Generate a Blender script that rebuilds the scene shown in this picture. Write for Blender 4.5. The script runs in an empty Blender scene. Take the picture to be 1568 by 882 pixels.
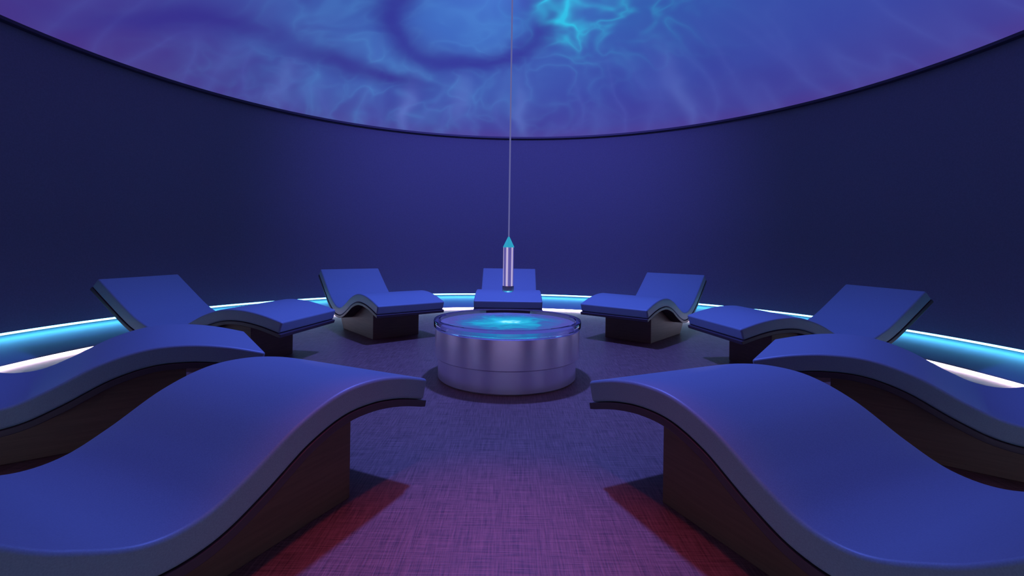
import bpy, bmesh, math, random
from mathutils import Vector, Matrix
S=bpy.context.scene
S.view_settings.view_transform='Standard'
C=S.collection
R=4.85; CAMD=4.27; FPX=728.0/1568.0

# ---------- helpers ----------
def lin(c):
    return tuple(((v/255)/12.92 if v/255<=0.04045 else (((v/255)+0.055)/1.055)**2.4) for v in c)+(1,)
def new_mat(name):
    m=bpy.data.materials.new(name); m.use_nodes=True
    nt=m.node_tree; b=nt.nodes['Principled BSDF']
    return m,nt,b
def N(nt,t,**kw):
    n=nt.nodes.new(t)
    for k,v in kw.items(): setattr(n,k,v)
    return n
def ramp(nt,stops,interp='LINEAR'):
    r=nt.nodes.new('ShaderNodeValToRGB'); cr=r.color_ramp; cr.interpolation=interp
    while len(cr.elements)<len(stops): cr.elements.new(0.5)
    for e,(p,c) in zip(cr.elements,stops):
        e.position=p; e.color=c if len(c)==4 else tuple(c)+(1,)
    return r
def mth(nt,op,a,b=None,c=None,clamp=False):
    n=nt.nodes.new('ShaderNodeMath'); n.operation=op; n.use_clamp=clamp
    for i,v in enumerate((a,b,c)):
        if v is None: continue
        if isinstance(v,(int,float)): n.inputs[i].default_value=v
        else: nt.links.new(v,n.inputs[i])
    return n.outputs[0]
def mixc(nt,f,a,b,mode='MIX'):
    n=nt.nodes.new('ShaderNodeMix'); n.data_type='RGBA'; n.blend_type=mode
    for s,v in ((n.inputs[0],f),(n.inputs[6],a),(n.inputs[7],b)):
        if isinstance(v,(int,float)): s.default_value=v
        elif isinstance(v,tuple): s.default_value=v
        else: nt.links.new(v,s)
    return n.outputs[2]
def obj(name,me,mat=None,parent=None,smooth=True):
    o=bpy.data.objects.new(name,me); C.objects.link(o)
    if mat: me.materials.append(mat)
    if parent: o.parent=parent
    if smooth:
        for p in me.polygons: p.use_smooth=True
    return o
def lathe(name,prof,mat,seg=128,parent=None,smooth=True,closed=False,sharp=None):
    me=bpy.data.meshes.new(name); vs=[];fs=[]
    n=len(prof)
    for i in range(seg):
        a=2*math.pi*i/seg
        for (r,z) in prof: vs.append((r*math.cos(a),r*math.sin(a),z))
    m=n if closed else n-1
    for i in range(seg):
        j=(i+1)%seg
        for k in range(m):
            l=(k+1)%n
            fs.append((i*n+k,j*n+k,j*n+l,i*n+l))
    me.from_pydata(vs,[],fs); me.validate()
    bm=bmesh.new(); bm.from_mesh(me); bmesh.ops.remove_doubles(bm,verts=bm.verts,dist=1e-5)
    bmesh.ops.dissolve_degenerate(bm,edges=bm.edges,dist=1e-6)
    bmesh.ops.recalc_face_normals(bm,faces=bm.faces); bm.to_mesh(me); bm.free()
    o=obj(name,me,mat,parent,smooth)
    if smooth: me.set_sharp_from_angle(angle=math.radians(35))
    return o

# ---------- materials ----------
# upholstery
m_cush,nt,b=new_mat('lounger_upholstery')
tc=N(nt,'ShaderNodeTexCoord')
n1=N(nt,'ShaderNodeTexNoise'); n1.inputs['Scale'].default_value=220; n1.inputs['Detail'].default_value=1; nt.links.new(tc.outputs['Object'],n1.inputs['Vector'])
r=ramp(nt,[(0.3,(0.22,0.29,0.35)),(0.7,(0.26,0.335,0.405))]); nt.links.new(n1.outputs[0],r.inputs[0])
nt.links.new(r.outputs[0],b.inputs['Base Color']); b.inputs['Roughness'].default_value=0.45
b.inputs['Sheen Weight'].default_value=0.12
bp=N(nt,'ShaderNodeBump'); bp.inputs['Strength'].default_value=0.05; nt.links.new(n1.outputs[0],bp.inputs['Height']); nt.links.new(bp.outputs[0],b.inputs['Normal'])
m_board,nt,b=new_mat('lounger_board'); b.inputs['Base Color'].default_value=(0.07,0.045,0.055,1); b.inputs['Roughness'].default_value=0.45
m_base,nt,b=new_mat('lounger_base_veneer')
tc=N(nt,'ShaderNodeTexCoord'); mp=N(nt,'ShaderNodeMapping'); mp.inputs['Scale'].default_value=(3,3,60)
nt.links.new(tc.outputs['Object'],mp.inputs[0]); n1=N(nt,'ShaderNodeTexNoise'); n1.inputs['Scale'].default_value=1.5; nt.links.new(mp.outputs[0],n1.inputs[0])
r=ramp(nt,[(0.3,(0.14,0.065,0.045)),(0.7,(0.175,0.083,0.057))]); nt.links.new(n1.outputs[0],r.inputs[0]); nt.links.new(r.outputs[0],b.inputs['Base Color'])
b.inputs['Roughness'].default_value=0.5
# wall
m_wall,nt,b=new_mat('wall_fabric')
tc=N(nt,'ShaderNodeTexCoord'); n1=N(nt,'ShaderNodeTexNoise'); n1.inputs['Scale'].default_value=60; n1.inputs['Detail'].default_value=1; nt.links.new(tc.outputs['Object'],n1.inputs[0])
r=ramp(nt,[(0.3,(0.175,0.155,0.205)),(0.7,(0.195,0.175,0.23))]); nt.links.new(n1.outputs[0],r.inputs[0]); nt.links.new(r.outputs[0],b.inputs['Base Color'])
b.inputs['Roughness'].default_value=0.75
m_niche,nt,b=new_mat('plinth_paint'); b.inputs['Base Color'].default_value=(0.27,0.48,0.55,1); b.inputs['Roughness'].default_value=0.6
m_dark,nt,b=new_mat('dark_trim'); b.inputs['Base Color'].default_value=(0.05,0.03,0.06,1); b.inputs['Roughness'].default_value=0.5
def emis(name,col,st):
    m,nt,b=new_mat(name); b.inputs['Base Color'].default_value=(0.1,0.1,0.1,1)
    b.inputs['Emission Color'].default_value=col; b.inputs['Emission Strength'].default_value=st; return m
m_led=emis('led_cyan',(0.15,0.62,1.0,1),9.5)
m_led2=emis('led_white',(0.92,0.74,1.0,1),12.0)
# floor
m_floor,nt,b=new_mat('woven_vinyl_floor')
tc=N(nt,'ShaderNodeTexCoord')
def streak(sx,sy,sc):
    mp=N(nt,'ShaderNodeMapping'); mp.inputs['Scale'].default_value=(sx,sy,1); nt.links.new(tc.outputs['Object'],mp.inputs[0])
    n=N(nt,'ShaderNodeTexNoise'); n.inputs['Scale'].default_value=sc; n.inputs['Detail'].default_value=3; n.inputs['Roughness'].default_value=0.7
    nt.links.new(mp.outputs[0],n.inputs[0]); return n.outputs[0]
a=streak(85,3.5,1.6); c=streak(3.5,85,1.6)
s=mth(nt,'ADD',a,c); 
r=ramp(nt,[(0.36,(0.10,0.05,0.04)),(0.5,(0.25,0.13,0.105)),(0.64,(0.39,0.21,0.17))]); nt.links.new(mth(nt,'MULTIPLY',s,0.5),r.inputs[0])
nt.links.new(r.outputs[0],b.inputs['Base Color']); b.inputs['Roughness'].default_value=0.5
bp=N(nt,'ShaderNodeBump'); bp.inputs['Strength'].default_value=0.3; bp.inputs['Distance'].default_value=0.004; nt.links.new(s,bp.inputs['Height']); nt.links.new(bp.outputs[0],b.inputs['Normal'])
# metal drum
m_drum,nt,b=new_mat('brushed_metal'); b.inputs['Metallic'].default_value=0.7; b.inputs['Roughness'].default_value=0.3
b.inputs['Base Color'].default_value=(0.84,0.71,0.95,1)
m_chrome,nt,b=new_mat('polished_metal'); b.inputs['Metallic'].default_value=0.8; b.inputs['Roughness'].default_value=0.25
b.inputs['Base Color'].default_value=(0.9,0.85,0.9,1)
m_cone=emis('lit_acrylic_tip',(0.02,0.42,0.62,1),0.8)
# polished steel tube; its vertical reflections are painted as emission stripes
m_tube,nt,b=new_mat('steel_tube_painted_streaks'); b.inputs['Base Color'].default_value=(0.6,0.55,0.75,1); b.inputs['Roughness'].default_value=0.15
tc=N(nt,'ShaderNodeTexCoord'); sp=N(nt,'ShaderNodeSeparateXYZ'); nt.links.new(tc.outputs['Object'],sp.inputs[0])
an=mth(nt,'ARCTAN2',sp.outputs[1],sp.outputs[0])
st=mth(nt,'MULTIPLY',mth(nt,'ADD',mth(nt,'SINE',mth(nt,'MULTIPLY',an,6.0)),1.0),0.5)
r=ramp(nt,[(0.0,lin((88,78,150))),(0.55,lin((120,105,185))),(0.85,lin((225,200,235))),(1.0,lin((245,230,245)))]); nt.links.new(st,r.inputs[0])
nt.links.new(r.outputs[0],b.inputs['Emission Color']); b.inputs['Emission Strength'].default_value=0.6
m_wire=emis('cable_painted_glow',lin((140,140,215)),0.42); m_wire.node_tree.nodes['Principled BSDF'].inputs['Roughness'].default_value=0.3  # plain cable, no light source; its lit look is painted as emission
m_glass,nt,b=new_mat('clear_glass'); b.inputs['Transmission Weight'].default_value=1; b.inputs['Roughness'].default_value=0.02; b.inputs['IOR'].default_value=1.25
b.inputs['Base Color'].default_value=(0.85,0.9,1,1)
# water
m_water,nt,b=new_mat('lit_water')
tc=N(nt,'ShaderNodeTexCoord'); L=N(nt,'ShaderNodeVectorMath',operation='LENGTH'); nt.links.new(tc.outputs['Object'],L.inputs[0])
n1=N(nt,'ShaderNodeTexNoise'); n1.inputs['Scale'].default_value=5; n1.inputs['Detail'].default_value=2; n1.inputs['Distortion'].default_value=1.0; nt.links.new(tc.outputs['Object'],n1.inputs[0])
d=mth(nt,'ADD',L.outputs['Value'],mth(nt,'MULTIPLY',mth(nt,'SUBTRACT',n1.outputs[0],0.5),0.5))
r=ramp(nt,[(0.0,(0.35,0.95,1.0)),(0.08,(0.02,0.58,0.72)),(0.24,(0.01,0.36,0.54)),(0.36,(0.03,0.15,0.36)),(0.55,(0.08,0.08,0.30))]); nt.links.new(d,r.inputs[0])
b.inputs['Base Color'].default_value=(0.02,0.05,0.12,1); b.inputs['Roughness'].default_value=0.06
nt.links.new(r.outputs[0],b.inputs['Emission Color']); b.inputs['Emission Strength'].default_value=0.85  # light from below painted as emission on the surface, brightest near the centre
n2=N(nt,'ShaderNodeTexNoise'); n2.inputs['Scale'].default_value=9; nt.links.new(tc.outputs['Object'],n2.inputs[0])
bp=N(nt,'ShaderNodeBump'); bp.inputs['Strength'].default_value=0.35; bp.inputs['Distance'].default_value=0.02; nt.links.new(n2.outputs[0],bp.inputs['Height']); nt.links.new(bp.outputs[0],b.inputs['Normal'])
# dome projection (a moving-water film on the dome; here one frame of it)
m_dome,nt,b=new_mat('dome_projection')
tc=N(nt,'ShaderNodeTexCoord'); sx=N(nt,'ShaderNodeSeparateXYZ'); nt.links.new(tc.outputs['Object'],sx.inputs[0])
X,Y=sx.outputs[0],sx.outputs[1]
cx=N(nt,'ShaderNodeCombineXYZ'); nt.links.new(X,cx.inputs[0]); nt.links.new(Y,cx.inputs[1])
wn=N(nt,'ShaderNodeTexNoise'); wn.inputs['Scale'].default_value=0.9; wn.inputs['Detail'].default_value=2; nt.links.new(cx.outputs[0],wn.inputs[0])
w1=N(nt,'ShaderNodeVectorMath',operation='SUBTRACT'); nt.links.new(wn.outputs['Color'],w1.inputs[0]); w1.inputs[1].default_value=(0.5,0.5,0.5)
w2=N(nt,'ShaderNodeVectorMath',operation='SCALE'); nt.links.new(w1.outputs[0],w2.inputs[0]); w2.inputs['Scale'].default_value=1.2
w3=N(nt,'ShaderNodeVectorMath',operation='ADD'); nt.links.new(cx.outputs[0],w3.inputs[0]); nt.links.new(w2.outputs[0],w3.inputs[1])
wsep=N(nt,'ShaderNodeSeparateXYZ'); nt.links.new(w3.outputs[0],wsep.inputs[0])
def warped(k):
    return (mth(nt,'ADD',mth(nt,'MULTIPLY',X,1-k),mth(nt,'MULTIPLY',wsep.outputs[0],k)), mth(nt,'ADD',mth(nt,'MULTIPLY',Y,1-k),mth(nt,'MULTIPLY',wsep.outputs[1],k)))
WX,WY=warped(0.55)
def ridge(vec,scale,pw,det=1):
    n=N(nt,'ShaderNodeTexNoise'); n.inputs['Scale'].default_value=scale; n.inputs['Detail'].default_value=det
    nt.links.new(vec,n.inputs['Vector'])
    a=mth(nt,'ABSOLUTE',mth(nt,'MULTIPLY',mth(nt,'SUBTRACT',n.outputs[0],0.5),3.5))
    return mth(nt,'POWER',mth(nt,'SUBTRACT',1.0,a,clamp=True),pw), n.outputs[0]
ra,na=ridge(w3.outputs[0],0.65,4.0,1)
rb,nb=ridge(w3.outputs[0],1.5,5.0,2)
rad=mth(nt,'SQRT',mth(nt,'ADD',mth(nt,'MULTIPLY',X,X),mth(nt,'MULTIPLY',Y,Y)))
ang=mth(nt,'ARCTAN2',X,Y)
pc=N(nt,'ShaderNodeCombineXYZ'); nt.links.new(mth(nt,'ADD',mth(nt,'MULTIPLY',ang,5.0),mth(nt,'MULTIPLY',w1.outputs[0],0.8)),pc.inputs[0]); nt.links.new(mth(nt,'MULTIPLY',rad,0.4),pc.inputs[1])
rc,nc=ridge(pc.outputs[0],1.1,5.0,1)
def gauss(x0,y0,s,s2=None,rot=0.0,src=None):
    s2=s2 or s; sxx,syy=src or (X,Y)
    dx=mth(nt,'SUBTRACT',sxx,x0); dy=mth(nt,'SUBTRACT',syy,y0)
    if rot:
        c_,s_=math.cos(math.radians(rot)),math.sin(math.radians(rot))
        u=mth(nt,'ADD',mth(nt,'MULTIPLY',dx,c_),mth(nt,'MULTIPLY',dy,s_)); v=mth(nt,'SUBTRACT',mth(nt,'MULTIPLY',dy,c_),mth(nt,'MULTIPLY',dx,s_)); dx,dy=u,v
    d2=mth(nt,'ADD',mth(nt,'MULTIPLY',mth(nt,'MULTIPLY',dx,dx),-0.5/(s*s)),mth(nt,'MULTIPLY',mth(nt,'MULTIPLY',dy,dy),-0.5/(s2*s2)))
    return mth(nt,'EXPONENT',d2)
def dist(x0,y0):
    dx=mth(nt,'SUBTRACT',WX,x0); dy=mth(nt,'SUBTRACT',WY,y0)
    return mth(nt,'SQRT',mth(nt,'ADD',mth(nt,'MULTIPLY',dx,dx),mth(nt,'MULTIPLY',dy,dy)))
rr=ramp(nt,[(0.0,lin((50,98,186))),(0.5,lin((54,87,178))),(0.80,lin((60,72,168))),(0.95,lin((68,63,156))),(1.0,lin((78,58,148)))])
nt.links.new(mth(nt,'DIVIDE',rad,4.8),rr.inputs[0])
lf=mth(nt,'MULTIPLY',mth(nt,'ADD',X,1.6),-0.22,clamp=True)
base=mixc(nt,lf,rr.outputs[0],lin((74,48,132)))
rearf=mth(nt,'MULTIPLY',mth(nt,'ADD',Y,0.3),-0.35,clamp=True)
base=mixc(nt,rearf,base,lin((104,50,98)))  # unseen rear half tinted pink to throw warm light near the camera
cl=mth(nt,'MULTIPLY',gauss(-1.9,2.6,1.1,0.9),mth(nt,'MULTIPLY',nb,1.0),clamp=True)
base=mixc(nt,cl,base,lin((70,120,204)))
pt=mth(nt,'MULTIPLY',mth(nt,'SUBTRACT',na,0.52),3.0,clamp=True)
base=mixc(nt,mth(nt,'MULTIPLY',pt,0.4),base,lin((52,50,146)))
m1=mth(nt,'ADD',mth(nt,'MULTIPLY',gauss(-1.3,2.8,1.6,1.1),0.8),0.03)
fil=mth(nt,'ADD',mth(nt,'MULTIPLY',ra,0.5),mth(nt,'MULTIPLY',rb,0.42))
cm=mth(nt,'MULTIPLY',fil,m1,clamp=True)
col=mixc(nt,cm,base,lin((84,150,218)))
rim=mth(nt,'MULTIPLY',mth(nt,'SUBTRACT',rad,2.6),0.6,clamp=True)
col=mixc(nt,mth(nt,'MULTIPLY',mth(nt,'MULTIPLY',rc,rim),0.18),col,lin((92,112,202)))
for (x0,y0,s,s2,rt,f) in ((-1.75,3.95,0.09,0.45,22,0.5),(0.15,4.15,0.08,0.45,-3,0.35),(-0.9,3.9,0.10,0.35,10,0.3),(2.6,3.2,0.10,0.6,-38,0.25),(-3.3,2.7,0.10,0.45,50,0.25)):
    col=mixc(nt,mth(nt,'MULTIPLY',gauss(x0,y0,s,s2,rt,(WX,WY)),f),col,lin((108,132,215)))
for (x0,y0,s,s2,rt) in ((-3.6,1.25,0.8,0.17,38),(-2.55,2.65,0.65,0.18,50),(-1.9,3.25,0.5,0.14,25)):
    col=mixc(nt,mth(nt,'MULTIPLY',gauss(x0,y0,s,s2,rt,(WX,WY)),0.8),col,lin((54,44,144)))
dd=dist(-0.60,2.15)
disc=mth(nt,'MULTIPLY',mth(nt,'SUBTRACT',0.95,dd),2.0,clamp=True)
col=mixc(nt,mth(nt,'MULTIPLY',disc,0.45),col,lin((62,116,202)))
e=mth(nt,'SUBTRACT',dd,1.04); e=mth(nt,'MULTIPLY',e,e); rg=mth(nt,'EXPONENT',mth(nt,'MULTIPLY',e,-13.0))
col=mixc(nt,mth(nt,'MULTIPLY',rg,0.88),col,lin((50,48,150)))
hotm=mth(nt,'MAXIMUM',gauss(0.62,2.0,0.20,0.5,-25),mth(nt,'MULTIPLY',gauss(1.1,1.9,0.6,0.5),0.35))
hot=mth(nt,'MULTIPLY',hotm,mth(nt,'ADD',mth(nt,'MULTIPLY',rb,1.2),0.2),clamp=True)
col=mixc(nt,hot,col,lin((45,200,235)))
b.inputs['Base Color'].default_value=(0.05,0.05,0.05,1); b.inputs['Roughness'].default_value=0.9
nt.links.new(col,b.inputs['Emission Color']); b.inputs['Emission Strength'].default_value=0.88

# ---------- room ----------
lathe('floor',[(0.0,0.0),(R+0.25,0.0),(R+0.25,-0.05),(0,-0.05)],m_floor,seg=160,smooth=False)
NZ=0.25
lathe('wall_curved',[(R+0.30,3.6),(R,3.6),(R,NZ),(R+0.12,NZ),(R+0.12,0.0),(R+0.30,0.0)],m_wall,seg=192,closed=True)
PL=4.42
lathe('baseboard_curved',[(R+0.118,0.20),(R-0.02,0.165),(PL+0.02,0.058),(PL,0.050),(PL,0.038),(PL+0.05,0.036),(PL+0.05,0.001),(R+0.118,0.001)],m_niche,seg=192,closed=True)
lathe('led_strip_upper',[(R+0.004,NZ-0.022),(R+0.035,NZ-0.022),(R+0.035,NZ-0.001),(R+0.004,NZ-0.001)],m_led,seg=192,closed=True)
lathe('led_strip_lower',[(PL+0.02,0.033),(PL+0.048,0.033),(PL+0.048,0.016),(PL+0.02,0.016)],m_led2,seg=192,closed=True)
# dome
ZR=3.23; RD=4.80; H=1.3; RS=(RD*RD+H*H)/(2*H)
prof=[]
for i in range(33):
    rr_=RD*(1-i/32.0)
    prof.append((rr_, ZR+ math.sqrt(RS*RS-rr_*rr_)-(RS-H)))
lathe('ceiling',prof,m_dome,seg=160)
lathe('trim_1',[(RD-0.03,ZR-0.02),(R-0.001,ZR-0.02),(R-0.001,ZR+0.03),(RD-0.03,ZR+0.012)],m_dark,seg=160,closed=True)

# ---------- lounger ----------
KP=[(0,.455),(.2,.515),(.4,.55),(.6,.548),(.8,.49),(1.0,.385),(1.15,.325),(1.3,.325),(1.45,.39),(1.6,.49),(1.95,.79)]
def catmull(P,n):
    out=[]
    for i in range(len(P)-1):
        p0=P[max(i-1,0)];p1=P[i];p2=P[i+1];p3=P[min(i+2,len(P)-1)]
        for k in range(n):
            t=k/n
            q=[0.5*((2*p1[j])+(-p0[j]+p2[j])*t+(2*p0[j]-5*p1[j]+4*p2[j]-p3[j])*t*t+(-p0[j]+3*p1[j]-3*p2[j]+p3[j])*t**3) for j in (0,1)]
            out.append(tuple(q))
    out.append(P[-1]); return out
TOP=catmull(KP,8)
def offs(P,d):
    o=[]
    for i,p in enumerate(P):
        a=P[max(i-1,0)];b_=P[min(i+1,len(P)-1)]
        t=Vector((b_[0]-a[0],b_[1]-a[1])).normalized(); n=Vector((t.y,-t.x))
        o.append((p[0]+n.x*d,p[1]+n.y*d))
    return o
def slab_mesh(name,top,bot,w,crown=0.0):
    me=bpy.data.meshes.new(name); vs=[];fs=[]; n=len(top)
    K=8
    for k in range(K+1):
        y=-w/2+w*k/K
        cr=crown*(1-(2*y/w)**2)
        for p in top: vs.append((p[0],y,p[1]+cr-crown))
    off=len(vs)
    for k in range(K+1):
        y=-w/2+w*k/K
        for p in bot: vs.append((p[0],y,p[1]))
    for k in range(K):
        for i in range(n-1):
            fs.append((k*n+i,k*n+i+1,(k+1)*n+i+1,(k+1)*n+i))
            fs.append((off+k*n+i,off+(k+1)*n+i,off+(k+1)*n+i+1,off+k*n+i+1))
        for i in (0,n-1):
            fs.append((k*n+i,(k+1)*n+i,off+(k+1)*n+i,off+k*n+i))
    for k in (0,K):
        for i in range(n-1):
            fs.append((k*n+i,k*n+i+1,off+k*n+i+1,off+k*n+i))
    me.from_pydata(vs,[],fs)
    bm=bmesh.new(); bm.from_mesh(me); bmesh.ops.recalc_face_normals(bm,faces=bm.faces); bm.to_mesh(me); bm.free()
    return me
W=0.88
cush_me=slab_mesh('cushion_mesh',TOP,offs(TOP,0.105),W)
bt=[(p[0],p[1]) for p in offs(TOP,0.107)]; bt[0]=(bt[0][0]-0.02,bt[0][1]-0.005)
bb=offs(TOP,0.14); bb[0]=(bb[0][0]-0.02,bb[0][1]-0.005)
board_me=slab_mesh('board_mesh',bt,bb,W+0.004)
under=offs(TOP,0.141)
ut=[p for p in under if 0.40<=p[0]<=1.62]
ub=[]
for p in ut:
    ub.append((min(p[0],1.30+0.25*(p[0]-1.3)) if p[0]>1.3 else p[0],0.0))
base_me=slab_mesh('base_mesh',ut,ub,W-0.26)
for me,m in ((cush_me,m_cush),(board_me,m_board),(base_me,m_base)):
    me.materials.append(m)
    for p in me.polygons: p.use_smooth=True
def lounger(x,y,ang):
    e=bpy.data.objects.new('lounge_chair',None); C.objects.link(e)
    e.location=(x,y,0); e.rotation_euler=(0,0,ang)
    for nm,me,bw in (('cushion',cush_me,0.016),('support_board',board_me,0.004),('base',base_me,0.006)):
        o=bpy.data.objects.new(nm,me); C.objects.link(o); o.parent=e
        bv=o.modifiers.new('bevel','BEVEL'); bv.width=bw; bv.segments=4 if nm=='cushion' else 2; bv.limit_method='ANGLE'; bv.angle_limit=math.radians(50)
        wnm=o.modifiers.new('wn','WEIGHTED_NORMAL'); wnm.keep_sharp=False
    return e
# (phi, rho, orientation phi, dx left, dx right)
PHI=[(0,1.8,0,-.01,0),(40,1.8,40,0.02,0.07),(80,1.95,80,0.02,0.05),(116.5,2.0,127,0.0,0.04),(153,1.8,155,0.02,0.02)]
for phi,rho,dr,dl,drr in PHI:
    for sg in ((1,) if phi==0 else (1,-1)):
        p=math.radians(phi)*sg
        x=-rho*math.sin(p)+(dl if sg==1 else drr); y=rho*math.cos(p)
        lounger(x,y,math.pi/2+math.radians(dr)*sg)

# ---------- pedestal bowl ----------
ped=bpy.data.objects.new('water_bowl_pedestal',None); C.objects.link(ped)
lathe('lower_drum',[(0,0.001),(0.60,0.001),(0.612,0.012),(0.612,0.19),(0,0.19)],m_drum,parent=ped)
lathe('upper_drum',[(0,0.19),(0.632,0.19),(0.64,0.198),(0.64,0.433),(0.632,0.44),(0.60,0.44),(0.59,0.433),(0,0.433)],m_drum,parent=ped)
lathe('water_surface',[(0,0.0),(0.60,0.0)],m_water,parent=ped).location=(0,0,0.475)
lathe('glass_rim',[(0.612,0.441),(0.642,0.441),(0.652,0.452),(0.654,0.50),(0.650,0.508),(0.612,0.508),(0.604,0.50),(0.604,0.45)],m_glass,parent=ped,closed=True)
# ---------- pendant ----------
pen=bpy.data.objects.new('pendant_light',None); C.objects.link(pen)
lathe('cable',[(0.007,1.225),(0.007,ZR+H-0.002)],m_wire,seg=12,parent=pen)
lathe('cone_tip',[(0.007,1.24),(0.05,1.15),(0.05,1.145),(0,1.145)],m_cone,seg=48,parent=pen)
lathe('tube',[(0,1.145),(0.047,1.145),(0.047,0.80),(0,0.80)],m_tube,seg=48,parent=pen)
lathe('collar',[(0,0.80),(0.050,0.80),(0.052,0.795),(0.052,0.757),(0.040,0.745),(0,0.745)],m_chrome,seg=48,parent=pen)

# ---------- lights ----------
def light(name,typ,loc,col,en,target=None,**kw):
    l=bpy.data.lights.new(name,typ); l.color=col; l.energy=en
    for k,v in kw.items(): setattr(l,k,v)
    o=bpy.data.objects.new(name,l); C.objects.link(o); o.location=loc
    if target is not None:
        o.rotation_euler=(Vector(target)-Vector(loc)).to_track_quat('-Z','Y').to_euler()
    return o
light('blue_fill_spot','SPOT',(0,0.4,4.2),(0.11,0.17,1.0),800,target=(0,0.2,0),spot_size=math.radians(120),spot_blend=0.8,shadow_soft_size=0.12)  # added unseen lamp: blue fill from overhead for loungers and floor
light('wall_fill_spot','SPOT',(0,0.2,4.15),(0.15,0.15,1.0),540,target=(0,4.85,2.6),spot_size=math.radians(115),spot_blend=1.0,shadow_soft_size=0.1)  # added unseen spot, only there to brighten the back wall
light('ceiling_spot_magenta','SPOT',(0,-2.8,3.6),(1.0,0.12,0.25),150,target=(0,-2.65,0),spot_size=math.radians(35),spot_blend=1.0,shadow_soft_size=0.1)
light('pendant_spot','SPOT',(0,0,0.74),(0.3,0.95,1.0),14,target=(0,0,0),spot_size=math.radians(60),spot_blend=0.6,shadow_soft_size=0.03)
w=bpy.data.worlds.new('World'); S.world=w; w.use_nodes=True; w.node_tree.nodes['Background'].inputs[0].default_value=(0.01,0.01,0.03,1); w.node_tree.nodes['Background'].inputs[1].default_value=0.3

# ---------- camera ----------
cam=bpy.data.cameras.new('camera'); co=bpy.data.objects.new('camera',cam); C.objects.link(co)
cam.sensor_width=36; cam.lens=36*FPX; cam.shift_y=-63/1568; cam.clip_start=0.02
co.location=(0.03,-CAMD,1.15)
roll=math.radians(0.85)
co.rotation_euler=(Matrix.Rotation(math.pi/2,3,'X')@Matrix.Rotation(roll,3,'Z')).to_euler()
S.camera=co
